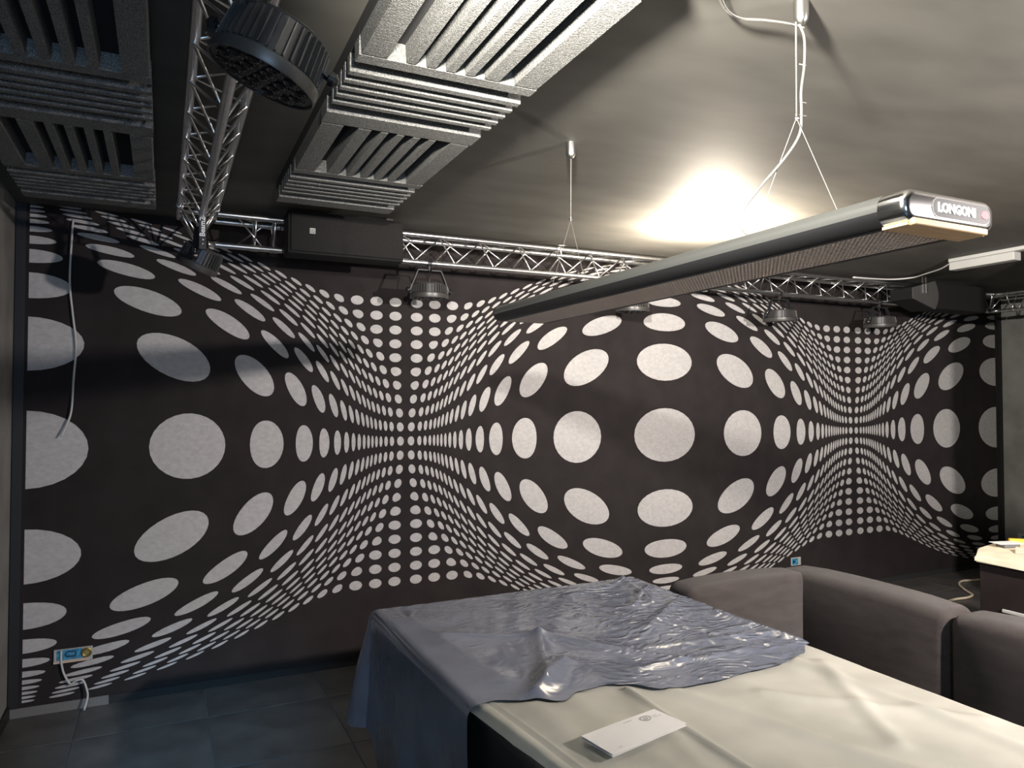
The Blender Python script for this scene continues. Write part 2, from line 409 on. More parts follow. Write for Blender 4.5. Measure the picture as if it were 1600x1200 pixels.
# corner blocks
def corner(name, label, cx, cy, legs):
    t = thing(name, label, 'truss corner', (cx, cy, ZT), group='truss corners')
    h = TW / 2
    P4 = [(-h, -h), (h, -h), (h, h), (-h, h)]
    for i in range(4):
        a, b = P4[i], P4[(i + 1) % 4]
        o = obj('chord', tube(B(), [(a[0], a[1], 0), (b[0], b[1], 0)], CR, 12), MT['alu'], t, True)
    for a in P4:
        o = obj('brace', tube(B(), [(a[0], a[1], 0), (0, 0, -TH)], BR * 1.2, 8), MT['alu'], t, True)
    for L in legs:
        obj('chord', tube(B(), [(0, 0, -TH), (L[0], L[1], -TH)], CR, 12), MT['alu'], t, True)
    return t
corner('truss_corner', 'welded truss corner at upper left where the two trusses meet', .802, -.362, [(.09, 0), (0, -.09)])
corner('truss_corner', 'welded truss corner at the far right end of the long truss', 7.62, -.362, [(-.09, 0), (0, -.09)])

# ------------------------------------------------------------------ loudspeakers
s1 = thing('loudspeaker', 'long black box loudspeaker with square white logo, under the foam tiles', 'loudspeaker', (1.55, -.566, 2.42), group='loudspeakers on the trusses')
def spk_poly(w, h): return w
boxo('cabinet', (-.317, -.055, .012), (.317, .10, .245), MT['box'], s1, .012)
boxo('grille', (-.302, -.066, .026), (.302, -.050, .232), MT['grille'], s1, .006)
boxo('top_rail', (.06, -.02, .245), (.30, .05, .252), MT['black'], s1)
lo = boxo('logo', (-.205, -.0685, .123), (-.176, -.066, .152), MT['white'], s1)
boxo('logo_mark', (-.201, -.0695, .127), (-.180, -.0682, .148), MT['ink'], s1)
text_mesh('logo_letter', 'D', .022, MT['white'], Matrix.Translation((-.1905, -.070, .1375)) @ Matrix.Rotation(PI / 2, 4, 'X'), s1, bold=.0008)
obj('bracket', box(box(B(), (-.28, .03, .245), (-.24, .08, .275)), (.24, .03, .245), (.28, .08, .275)), MT['black'], s1)
s2 = thing('loudspeaker', 'black wedge loudspeaker at the right end of the long truss, seen from the side', 'loudspeaker', (6.28, -.67, 2.41), group='loudspeakers on the trusses')
# body: trapezoid in plan seen from the side, front facing right
pts = [(-.13, -.05), (.20, .0), (.20, .24), (-.13, .19)]
prof = [(-.17, .075), (.10, 0)] + [(.10 + .045 * math.sin(PI * k / 8), .235 * k / 8) for k in range(1, 8)] + [(.10, .235), (-.17, .165)]
o = obj('side_panel', prism(B(), prof, -.012, 0, 'y'), MT['lampside'], s2)
o.data.materials[0] = mat('speaker_side_grey', (.055, .054, .052), .5, bump=.2, bump_scale=300)
o = obj('cabinet', prism(B(), prof, 0, .20, 'y'), MT['box'], s2); 
o = obj('grille', box(B(), (.11, .0, .01), (.80, .20, .232), .01), MT['grille'], s2)
for dx in (-.055, -.015):
    boxo('bracket_bar', (dx, -.020, .125), (dx + .010, -.012, .20), MT['steel'], s2)
    boxo('hanger_bar', (dx, -.014, .21), (dx + .010, -.006, .26), MT['steel'], s2)

# ------------------------------------------------------------------ stage lights
def par_light(name, label, loc, axis, R=.118, depth=.105, clamp=None, text=False, fins=44, yoke_dir=None, hang=.16, cable=True, lensN=True, knobs=True):
    """axis = direction in which the light shines; clamp = point on the chord it hangs from"""
    t = thing(name, label, 'stage light', loc, group='stage lights under the trusses')
    ax = Vector(axis).normalized(); q = ax.to_track_quat('-Z', 'Y').to_matrix().to_4x4()
    if yoke_dir is not None:
        yd = Vector(yoke_dir); yd = (yd - ax * yd.dot(ax)).normalized(); zz = -ax; yy = zz.cross(yd)
        q = Matrix((yd, yy, zz)).transposed().to_4x4()
    def put(o): o.data.transform(q); return o
    # local: shines along -z; face at z=-depth/2
    zf = -depth / 2
    o = put(obj('housing', lathe(B(), [(0, zf + depth), (R * .55, zf + depth), (R * .84, zf + depth * .97), (R * .88, zf + .03), (R * .9, zf + .004), (R * .9, zf + .012), (0, zf + .012)], 40), MT['black'], t)); autosmooth(o)
    o = put(obj('front_ring', lathe(B(), [(R * .965, zf + .012), (R * .965, zf), (R * .985, zf - .001), (R, zf + .004), (R, zf + .026), (R * .96, zf + .03), (R * .86, zf + .03)], 48), MT['fin'], t)); autosmooth(o)
    bm = B()
    for k in range(fins):
        a = 2 * PI * k / fins; mm_ = Matrix.Rotation(a, 4, 'Z'); n0 = len(bm.verts)
        prism(bm, [(R * .80, zf + .032), (R * .985, zf + .032), (R * .93, zf + depth * .93), (R * .78, zf + depth * .97)], -.0016, .0016, 'y')
        bm.verts.ensure_lookup_table()
        for v in bm.verts[n0:]: v.co = mm_ @ v.co
    put(obj('cooling_fins', bm, MT['fin'], t))['kind'] = 'stuff'
    o = put(obj('rear_cap', lathe(B(), [(0, zf + depth + .004), (R * .80, zf + depth + .004), (R * .83, zf + depth), (R * .80, zf + depth - .006), (0, zf + depth - .006)], 36), MT['fin'], t)); autosmooth(o)
    if lensN:
        sp = R * .375
        for rr, n, off in ((0, 1, 0), (1, 6, 0), (1.9, 12, 0)):
            for k in range(n):
                a = 2 * PI * k / n + off; cx, cy = rr * sp * math.cos(a), rr * sp * math.sin(a)
                bm = lathe(B(), [(R * .155, zf + .008), (R * .155, zf - .003), (R * .135, zf - .003), (R * .10, zf + .0), (R * .06, zf - .004), (0, zf - .006)], 14)
                for v in bm.verts: v.co += Vector((cx, cy, .002))
                o = put(obj('lens', bm, MT['lens'], t, True))
        o = put(obj('lens_plate', lathe(B(), [(0, zf + .004), (R * .962, zf + .004), (R * .962, zf + .0125), (0, zf + .0125)], 36), MT['blackp'], t))
    # yoke: two arms from the side pivots to the clamp
    cl = Vector(clamp) - Vector(loc)
    xa = q @ Vector((1, 0, 0))
    zp = q @ Vector((0, 0, zf + depth * .55))
    topc = cl + Vector((0, 0, -.045))
    cdir = xa - Vector((0, 0, 1)) * xa.z; cdir.normalize()
    for s in (-1, 1):
        p0 = zp + xa * s * (R * 1.06); p1 = topc + cdir * s * R * .62; p2 = topc + cdir * s * R * .1
        bm = B(); 
        side = cdir.cross(Vector((0, 0, 1))).normalized()
        for a, b in ((p0, p1), (p1, p2)):
            d = (b - a).normalized(); nn = d.cross(side).normalized() * .003; ww = side * .013
            vs = [bm.verts.new(p + n * i + ww * j) for p, n in ((a, nn), (b, nn)) for i, j in ((1, 1), (1, -1), (-1, -1), (-1, 1))]
            for f in ((0, 1, 2, 3), (7, 6, 5, 4), (0, 4, 5, 1), (1, 5, 6, 2), (2, 6, 7, 3), (3, 7, 4, 0)): bm.faces.new([vs[i] for i in f])
        obj('yoke_arm', bm, MT['black'], t)
        kb = lathe(B(), [(0, .024), (.006, .024), (.017, .016), (.018, .004), (.008, 0), (.005, -.01), (0, -.01)], 12)
        mk = (xa * s).to_track_quat('Z', 'Y').to_matrix().to_4x4(); kb.transform(Matrix.Translation(p0) @ mk)
        o = obj('knob', kb, MT['blackp'] if knobs else MT['steel'], t); autosmooth(o)
        for dz in (0.02, -.02):
            nb = lathe(B(), [(0, .006), (.004, .005), (.0045, 0), (0, 0)], 8)
            nb.transform(Matrix.Translation(p0 + (p1 - p0).normalized() * (.028 + dz * .3)) @ mk); obj('screw', nb, MT['chrome'], t, True)
    # clamp round the chord
    cb = B(); n = 16
    ca = cdir if text is None else cdir
    obj('clamp', tube(tube(B(), [cl - cdir * .014, cl + cdir * .014], .019, 14), [cl + Vector((0, 0, -.012)), topc], .007, 8), MT['black'], t)
    if cable:
        pp = smooth_path([topc + Vector((0, .02, .03)), topc + Vector((.01, .01, -.03)), zp * 1.0 + (q @ Vector((0, 0, depth * .75))) + Vector((.005, 0, .03)), (q @ Vector((0, 0, zf + depth)))], 6)
        obj('cable', tube(B(), pp, .0028, 6), MT['blackp'], t, True)
    return t
big = par_light('stage_light', 'large black stage light with fins and a face of lenses, hanging at the top left', (.862, -2.90, 2.418), (-.33, .112, -.83), R=.122, depth=.12, clamp=(.802, -2.90, ZT - TH), yoke_dir=(.86, -.25, -.38), cable=False, fins=40)
par2 = par_light('stage_light', 'stage light tilted down at the truss corner, with a lettered bracket', (.800, -.90, 2.315), (-.36, .22, -.80), R=.095, depth=.10, clamp=(.802, -.90, ZT - TH), yoke_dir=(.25, .97, 0), cable=False, fins=36)
# its flat bracket with the maker's lettering
bm = B(); box(bm, (-.016, -.004, -.01), (.016, .004, .155), .002, 1)
rz = Matrix.Rotation(.05, 4, 'Z'); bm.transform(Matrix.Translation((.003, -.112, .030)) @ rz); obj('bracket_plate', bm, MT['black'], par2)
text_mesh('lettering', 'BeamZ', .032, MT['letter'], Matrix.Translation((.003, -.117, .125)) @ Matrix.Rotation(PI / 2, 4, 'X') @ Matrix.Rotation(PI / 2, 4, 'Z'), par2, bold=.0008)
for dz in (.055, .035): 
    nb = lathe(B(), [(0, .006), (.006, .004), (.007, 0), (0, 0)], 10); nb.transform(Matrix.Translation((.003, -.116, .03 + dz - .02)) @ Matrix.Rotation(PI / 2, 4, 'X')); obj('bolt', nb, MT['chrome'], par2, True)
specs = [((2.108, -.362, 2.318), 'stage light hanging straight down from the long truss, just right of the loudspeaker', (0, .04, -1)),
         ((3.600, -.362, 2.318), 'stage light half hidden behind the long hanging table lamp', (0, .04, -1)),
         ((4.985, -.362, 2.318), 'stage light under the right part of the long truss, the left of that pair', (.05, .05, -1)),
         ((6.125, -.362, 2.325), 'stage light nearest the wedge loudspeaker at the right end of the truss', (.07, .05, -1))]
for loc, lab, a in specs:
    par_light('stage_light', lab, loc, a, R=.118 if loc[0] < 4 else .128, depth=.085, clamp=(loc[0], -.362, ZT - TH), yoke_dir=(1, 0, 0), fins=40)
# small hook clamp on the top chord
h = obj('hook_clamp', tube(tube(B(), smooth_path([(0, 0, .0), (.0, -.03, .01), (0, -.035, -.03), (.01, -.03, -.06)], 5), .006, 6), [(-.02, -.035, .012), (.05, -.035, .016)], .004, 6), MT['steel'], None, True); h.location = (2.96, -.447 - .0, ZT + .005)
tag(h, 'small steel hook clamp on the upper tube of the long truss', 'clamp')

# ------------------------------------------------------------------ long hanging table lamp
LX = 2.135; LZ = 2.017; Y0, Y1 = -3.60, -1.60
lp = thing('pendant_lamp', 'long aluminium billiard table lamp with lettered chrome end, hanging on wires', 'pendant lamp', (LX, -2.6, LZ))
def L(p): return (p[0] - LX, p[1] + 2.6, p[2] - LZ)
hw = .147; hz = .060
def section(hw, z0, z1, r, n=6):
    """stadium-like section with a flat bottom"""
    pts = []
    for cx, cz, a0 in ((hw - r, z1 - r, 0), (-hw + r, z1 - r, 90), (-hw + r, z0 + r * .9, 180), (hw - r, z0 + r * .9, 270)):
        for k in range(n + 1):
            a = math.radians(a0 + 90 * k / n)
            if a0 in (180, 270): pts.append((cx + r * math.cos(a), cz + r * .9 * math.sin(a)))
            else: pts.append((cx + r * math.cos(a), cz + r * math.sin(a)))
    return pts
def body_section():
    # outer top shell, left half lighter, flanges at the bottom
    return section(hw, -.004, .058, .031)
sec = body_section()
# shell open at the bottom: top cover + two side profiles
topp = [(-.122, .056), (-.122, .0595), (.122, .0595), (.122, .056)]
o = obj('top_cover', prism(B(), topp, Y0 + 2.6 + .05, Y1 + 2.6, 'y'), MT['lampside'], lp)
def side(s, a0, a1, m, name):
    pts = []; n = 10
    cx, cz, r = .113, .0265, .034
    for k in range(n + 1):
        a = math.radians(a0 + (a1 - a0) * k / n); pts.append((s * (cx + r * math.cos(a)), cz + r * 1.0 * math.sin(a)))
    for k in range(n, -1, -1):
        a = math.radians(a0 + (a1 - a0) * k / n); pts.append((s * (cx + (r - .003) * math.cos(a)), cz + (r - .003) * math.sin(a)))
    o = obj(name, prism(B(), pts, Y0 + 2.6 + .05, Y1 + 2.6, 'y'), m, lp); autosmooth(o, 25); return o
for s in (-1, 1):
    side(s, 90, -8, MT['lampside'], 'side_profile')
    side(s, -8, -90, MT['lampdark'], 'lower_profile')
    boxo('lower_flange', (min(s * .098, s * .116), Y0 + 2.6 + .05, -.0085), (max(s * .098, s * .116), Y1 + 2.6, -.005), MT['lampdark'], lp)
# far end cap
def endcap(name, y0, y1, m, sc=1.0):
    bm = B(); rings = []
    for d, yy in ((0, y1), (0, y0 + .014), (.0014, y0 + .009), (.0045, y0 + .004), (.009, y0 + .001), (.014, y0)):
        rings.append([bm.verts.new((x, yy, z)) for x, z in section(hw - d, -.009 + d, .0605 - d, .033 - d, 8)])
    for a, b in zip(rings, rings[1:]):
        for k in range(len(a)): bm.faces.new((a[k], a[(k + 1) % len(a)], b[(k + 1) % len(b)], b[k]))
    bm.faces.new(rings[0]); bm.faces.new(rings[-1][::-1])
    o = obj(name, bm, m, lp); autosmooth(o, 40); return o
endcap('end_cap', Y0 + 2.6 - .012, Y0 + 2.6 + .052, MT['chrome'])
obj('end_cap', prism(B(), section(hw, -.008, .0605, .033, 8), Y1 + 2.6, Y1 + 2.6 + .008, 'y'), MT['lampdark'], lp)
# wooden strip under the chrome end
boxo('wood_strip', (-.128, Y0 + 2.6 - .002, -.0145), (.122, Y0 + 2.6 + .055, -.0085), MT['maple'], lp)
boxo('wood_strip', (-.120, Y0 + 2.6 - .0135, -.0145), (.118, Y0 + 2.6 - .0005, -.001), MT['maple'], lp, .002, 1)
# sign
pts = [(.115 * 0 + .5 * 0, 0)]
def capsule(hx, hz_, cx, cz, n=8):
    P = []
    for c, a0 in ((hx - hz_, -90), (-hx + hz_, 90)):
        for k in range(n + 1):
            a = math.radians(a0 + 180 * k / n); P.append((cx + c + hz_ * math.cos(a), cz + hz_ * math.sin(a)))
    return P
yf = Y0 + 2.6 - .012
obj('sign_rim', prism(B(), capsule(.096, .0215, .030, .027), yf - .0015, yf + .002, 'y'), MT['chrome'], lp)
obj('sign_plate', prism(B(), capsule(.0935, .019, .030, .027), yf - .0022, yf, 'y'), MT['plate'], lp)
text_mesh('lettering', 'LONGONI', .0265, MT['letter'], Matrix.Translation((.012, yf - .0030, .0265)) @ Matrix.Rotation(PI / 2, 4, 'X'), lp, bold=.0013, xs=1.0)
obj('red_emblem', prism(B(), capsule(.012, .0085, .106, .027), yf - .0034, yf - .002, 'y'), MT['red'], lp)
# louvre: a lattice of thin blades
bm = B(); W = .098
def blade(a, b):
    box(bm, a, b)
n = 15
for i in range(n + 1):
    x = -W + 2 * W * i / n; blade((x - .0027, Y0 + 2.6 + .056, -.008), (x + .0027, Y1 + 2.6 - .002, .001))
y = Y0 + 2.6 + .06
while y < Y1 + 2.6 - .004:
    blade((-W, y - .0028, -.008), (W, y + .0028, .001)); y += .0135
o = obj('louvre_grid', bm, MT['louvre'], lp); o['kind'] = 'stuff'
boxo('inner_reflector', (-.096, Y0 + 2.6 + .055, .014), (.096, Y1 + 2.6 - .002, .017), MT['louvback'], lp)
# hanging hardware
def hanger(y, zt, zy, cable):
    m = lathe(B(), [(0, 0), (.020, 0), (.020, -.038), (.018, -.052), (.012, -.062), (.004, -.067), (0, -.067)], 20)
    m.transform(Matrix.Translation(L((LX + (0 if not cable else .02), y, ZC - .0005))))
    o = obj('ceiling_cup', m, MT['steel'], lp); autosmooth(o)
    x = LX
    zj = 2.385
    obj('wire', tube(B(), [L((x, y, ZC - .06)), L((x, y, zj))], .0011, 6), MT['wire'], lp)
    obj('wire', tube(B(), [L((x + .004, y, ZC - .06)), L((x + .001, y, zj))], .0008, 6), MT['wire'], lp)
    for s in (-1, 1):
        obj('wire', tube(B(), [L((x, y, zj)), L((x - .02, y + s * .155, LZ + .059))], .0010, 6), MT['wire'], lp)
    o = obj('wire_clip', tube(tube(B(), [L((x - .006, y, zj)), L((x + .006, y, zj))], .0035, 8), [L((x, y, zj - .008)), L((x, y, zj + .01))], .003, 8), MT['steel'], lp)
hanger(-2.030, 0, 0, False); hanger(-3.200, 0, 0, True)
# supply cable looping down from the near cup
cp = smooth_path([L(p) for p in [(2.150, -3.20, 2.635), (2.163, -3.203, 2.60), (2.162, -3.203, 2.53), (2.153, -3.200, 2.46), (2.153, -3.200, 2.40), (2.150, -3.195, 2.345), (2.13, -3.165, 2.29), (2.10, -3.10, 2.22), (2.07, -3.06, 2.15), (2.075, -3.08, 2.10), (2.09, -3.15, 2.078), (2.12, -3.24, 2.073)]], 8)
obj('supply_cable', tube(B(), cp, .0036, 8), MT['clear'], lp, True)
for z in (2.53, 2.43, 2.395):
    c = L((2.157, -3.20, z)); obj('cable_tie', tube(B(), [(c[0] - .012, c[1], c[2]), (c[0] + .013, c[1], c[2] + .001)], .0022, 6), MT['steel'], lp)
# ribbon cable along the ceiling
r1 = smooth_path([(2.160, -3.195, 2.632), (2.135, -3.17, 2.650), (2.09, -3.14, 2.662), (2.03, -3.11, 2.668), (1.97, -3.12, 2.672), (1.90, -3.17, 2.682), (1.83, -3.25, 2.690), (1.75, -3.40, 2.693)], 8)
rib = thing('ceiling_cable', 'pale ribbon-like cable tied in rungs, running over the ceiling to the near lamp mount', 'cable', (2.0, -3.15, 2.69))
def RB(P): return [(p[0] - 2.0, p[1] + 3.15, p[2] - 2.69) for p in P]
r2 = [Vector((p.x - .003, p.y - .014, p.z - .008)) for p in r1]
r3 = [Vector((p.x + .001, p.y + .004, p.z + .004)) for p in r1]
for r in (r1, r2, r3): obj('strand', tube(B(), RB(r), .0022, 6), MT['clear'], rib, True)
for i in range(6, len(r1) - 1, 3):
    a, b = RB([r3[i], r2[i]]); obj('tie', tube(B(), [a, b], .0012, 5), MT['steel'], rib)

# ------------------------------------------------------------------ white batten at right
bt = thing('batten_light', 'white slim batten with a boxy driver on the ceiling, at the right edge', 'ceiling light', (5.88, -1.6, ZC))
boxo('mounting_strip', (-.02, -.75, -.026), (.05, .46, -.0005), MT['white'], bt, .002, 1)
boxo('driver_box', (-.02, .0, -.085), (.06, .455, -.028), MT['white'], bt, .003, 1)
cb = obj('batten_cable', tube(B(), smooth_path([(5.895, -1.14, 2.675), (5.98, -1.0, 2.66), (6.10, -.80, 2.665), (6.2, -.62, 2.67), (6.13, -.50, 2.668), (5.95, -.46, 2.665), (5.7, -.45, 2.662)], 8), .006, 8), MT['cable'], None, True)
tag(cb, 'thin pale cable drooping from the white ceiling batten to the truss', 'cable')

# ------------------------------------------------------------------ cables and boxes on the wall
cb = obj('hanging_cable', tube(B(), smooth_path([(.201, -.02, 2.63), (.198, -.035, 2.55), (.190, -.03, 2.30), (.206, -.03, 2.12), (.224, -.03, 1.95), (.215, -.03, 1.78), (.208, -.035, 1.61), (.190, -.04, 1.53), (.163, -.05, 1.46)], 8), .0055, 8), MT['cable'], None, True)
tag(cb, 'white cable end hanging down the dotted wall at far left', 'cable')
ob = thing('socket_box', 'open wall socket box with blue printed cover, low on the wall at far left', 'socket box', (.232, -.0135, .295))
obj('frame', box(B(), (-.090, -.010, -.036), (.090, 0, .036), .002, 1), MT['white'], ob)
obj('printed_card', box(B(), (-.075, -.0125, -.020), (.040, -.010, .032)), MT['blue'], ob)
obj('card_mark', prism(B(), capsule(.028, .016, -.012, .008), -.0135, -.0125, 'y'), MT['darkblue'], ob)
obj('card_mark', prism(B(), capsule(.020, .009, -.012, .009), -.0142, -.0135, 'y'), MT['blue'], ob)
k = lathe(B(), [(0, 0), (.024, 0), (.026, .010), (.020, .014), (.014, .010), (0, .010)], 20); k.transform(Matrix.Translation((.062, -.010, .008)) @ Matrix.Rotation(PI / 2, 4, 'X')); obj('round_insert', k, MT['brass'], ob)
boxo('bottom_lip', (-.090, -.014, -.036), (.075, -.010, -.025), MT['pink'], ob)
cb = obj('socket_cable', tube(B(), smooth_path([(.177, -.028, .325), (.178, -.03, .27), (.190, -.034, .21), (.213, -.04, .162), (.226, -.045, .150), (.250, -.05, .165), (.280, -.05, .163), (.300, -.055, .11), (.304, -.06, .07), (.290, -.07, .010)], 8), .0055, 8), MT['cable'], None, True)
tag(cb, 'white cable bending from the low socket box down to the floor', 'cable')
o2 = thing('wall_socket', 'small blue and white uncovered socket on the dark wall above the sofa', 'wall socket', (5.494, -.0135, .300))
boxo('frame', (-.055, -.008, -.034), (.055, 0, .034), MT['white'], o2, .002, 1)
boxo('printed_card', (-.048, -.010, -.026), (.018, -.008, .026), MT['blue'], o2)
obj('card_mark', prism(B(), [(-.04, -.02), (-.01, 0), (-.04, .02)], -.0112, -.010, 'y'), MT['darkblue'], o2)
o3 = thing('wall_socket', 'pale uncovered socket on the grey right wall above the cluttered counter', 'wall socket', (XR - .001, -.18, .295))
boxo('frame', (-.010, -.05, -.035), (0, .05, .035), MT['white'], o3, .002, 1)
boxo('printed_card', (-.0125, -.035, -.025), (-.010, .015, .020), MT['blue'], o3)
cb = obj('floor_cable', tube(B(), smooth_path([(7.60, -.36, .012), (7.40, -.33, .012), (7.27, -.30, .012), (7.12, -.36, .012), (6.98, -.50, .012), (6.90, -.60, .012), (6.85, -.65, .012), (6.73, -.68, .012), (6.58, -.67, .012), (6.40, -.72, .012), (6.1, -.95, .012), (5.8, -1.1, .012), (5.5, -1.3, .012)], 8), .010, 8), MT['cable'], None, True)
cb.data.materials[0] = mat('cream_cable', (.72, .62, .46), .5)
tag(cb, 'cream cable winding over the floor behind the sofa', 'cable')

# ------------------------------------------------------------------ billiard table under its covers
XA, XB, YN, YFAR, ZTAB = 1.480, 2.755, -3.72, -1.560, .762
bt = thing('billiard_table', 'dark billiard table hidden under two covers in the foreground', 'billiard table', ((XA + XB) / 2, (YN + YFAR) / 2, 0))
cx, cy = (XA + XB) / 2, (YN + YFAR) / 2
hx, hy = (XB - XA) / 2, (YFAR - YN) / 2
for nm, a, b in (('side_rail', (-hx, -hy, .60), (-hx + .13, hy, .745)), ('side_rail', (hx - .13, -hy, .60), (hx, hy, .745)), ('end_rail', (-hx + .131, -hy, .60), (hx - .131, -hy + .13, .745)), ('end_rail', (-hx + .131, hy - .13, .60), (hx - .131, hy, .745))):
    boxo(nm, a, b, MT['rail'], bt, .02, 3)
boxo('slate_bed', (-hx + .13, -hy + .13, .64), (hx - .13, hy - .13, .715), MT['rail'], bt)
boxo('apron', (-hx + .06, -hy + .06, .42), (hx - .06, hy - .06, .60), MT['rail'], bt, .01, 1)
for sx in (-1, 1):
    for sy in (-1, 1):
        bm = B(); 
        prism(bm, [(-.07, .42), (.07, .42), (.05, 0.001), (-.05, 0.001)], -.06, .06, 'y')
        bm.transform(Matrix.Translation((sx * (hx - .2), sy * (hy - .25), 0))); obj('leg', bm, MT['rail'], bt)

def fbm(x, y, s, o=3, seed=0): return noise.fractal(Vector((x * s + seed, y * s - seed, seed * .37)), 1.0, 2.0, o)
def ridge(x, y, a, b, wd, h, sharp=True):
    """a fold along the segment a-b"""
    ax, ay = a; bx, by = b; dx, dy = bx - ax, by - ay; L2 = dx * dx + dy * dy
    t = ((x - ax) * dx + (y - ay) * dy) / L2; tc = min(1, max(0, t)); px, py = ax + tc * dx, ay + tc * dy
    d = math.hypot(x - px, y - py); f = math.exp(-(d / wd) ** (1.2 if sharp else 2))
    return h * f
def hang(e, r=.035):
    if e < PI * r / 2: a = e / r; return r * math.sin(a), r * (1 - math.cos(a))
    return r, r + e - PI * r / 2
# ---- blue plastic sheet
bnd = [(1.44, -2.640), (1.525, -2.623), (1.624, -2.675), (1.708, -2.715), (1.786, -2.674), (1.894, -2.665), (1.953, -2.690), (2.029, -2.765), (2.10, -2.785), (2.239, -2.790), (2.389, -2.770), (2.518, -2.767), (2.64, -2.73), (2.743, -2.661), (2.80, -2.640)]
def bnd_y(x):
    if x <= bnd[0][0]: return bnd[0][1]
    for a, b in zip(bnd, bnd[1:]):
        if x <= b[0]:
            t = (x - a[0]) / (b[0] - a[0]); t = t * t * (3 - 2 * t); return a[1] + t * (b[1] - a[1])
    return bnd[-1][1]
folds = [((2.22, -1.75), (2.60, -2.62), .006, -.006), ((1.92, -2.16), (1.72, -2.60), .035, .016), ((1.92, -2.16), (2.22, -2.60), .03, .012), ((1.92, -2.16), (1.60, -2.02), .03, .009),
         ((1.86, -2.45), (1.66, -2.64), .04, .026), ((2.66, -1.62), (2.55, -2.0), .03, .020), ((2.66, -1.62), (2.30, -1.74), .03, .014), ((2.35, -2.25), (2.70, -2.0), .03, .014),
         ((2.2, -2.45), (2.7, -2.5), .02, .010), ((2.05, -2.6), (2.5, -2.62), .02, .010), ((1.55, -1.75), (1.62, -2.5), .06, .010), ((2.45, -2.0), (2.72, -1.75), .02, .012), ((2.70, -2.2), (2.74, -2.62), .02, .014)]
def sheet_pt(s, yy):
    """s: x along the sheet (may run past the table), yy: y along the sheet"""
    ex = max(0, XA - s) if s < XA else max(0, s - XB); sx = -1 if s < XA else 1
    ey = max(0, yy - YFAR)
    x = min(max(s, XA), XB); y = min(yy, YFAR)
    zt = ZTAB + .012
    d = math.hypot(ex, ey)
    if d > 0:
        o_, dz = hang(d); ux, uy = sx * ex / d, ey / d
        # folds swell outwards the further down the sheet hangs
        if sx < 0:
            wv = .5 + .5 * math.sin(yy * 9.0 + 1.2) ; fl = .02 + .045 * wv
            cornr = min(ex, ey)
            o_ += dz * fl + .30 * cornr
        else:
            o_ = min(o_, .012) + .0 * dz; 
        x += ux * o_; y += uy * o_ * (1 if sx < 0 or ex == 0 else .3); z = zt - dz
        x += .006 * fbm(yy, z, 5, 3, 2.3) * min(1, dz * 4)
    else:
        z = zt
    near = 1.0
    z += .006 * abs(fbm(s, yy, 2.2, 3, 5.1)) * (1 if d == 0 else .3)
    if d < .03:
        for a, b, wd, h in folds: z += ridge(x, y, a, b, wd, h)
        # fine crinkles, strongest towards the right edge
        k = max(0, (s - 1.7)) * 1.5
        z += .0042 * k * abs(noise.noise(Vector((s * 7 + .8 * math.sin(yy * 6), yy * 26, 1.7)))) + .003 * k * abs(noise.noise(Vector((s * 14, yy * 44 + 3 * s, 4.2))))
    z = max(z, .012)
    return Vector((x, y, z))
NX, NY = 260, 190
bm = B(); grid = []
for j in range(NY + 1):
    row = []; tj = j / NY
    for i in range(NX + 1):
        ti = i / NX
        s = XA - .70 + ti * (.70 + (XB - XA) + .17)
        yb = bnd_y(s) if s > XA else -2.640 + .012 * math.sin(14 * s)
        if s > XB: yb = -2.64
        yt = YFAR + .50
        if s < XA:   # trim so that the corner hangs shorter
            e = XA - s; yt = YFAR + .50
        yy = yb + (yt - yb) * (1 - tj)
        ex = max(0, XA - s); ey = max(0, yy - YFAR)
        # corner of the sheet is rounded off: pull points in along their direction
        if ex > 0:
            kk = min(1, max(0, (yy + 1.80) / .22)); kk = kk * kk * (3 - 2 * kk)
            lim = .70 * (1 - kk) + .50 * kk; d = math.hypot(ex, ey)
            if ey > 0:
                if d > .50: f = .50 / d; s2 = XA - ex * f; yy = YFAR + ey * f
                else: s2 = s
            else: s2 = XA - ex * lim / .70
            s = s2
        row.append(bm.verts.new(sheet_pt(s, yy)))
    grid.append(row)
for j in range(NY):
    for i in range(NX): bm.faces.new((grid[j][i], grid[j][i + 1], grid[j + 1][i + 1], grid[j + 1][i]))
bmesh.ops.remove_doubles(bm, verts=bm.verts, dist=.0004)
o = obj('plastic_sheet', bm, MT['sheet'], None, True)
tag(o, 'creased shiny blue plastic sheet draped over the far half of the billiard table', 'plastic sheet')
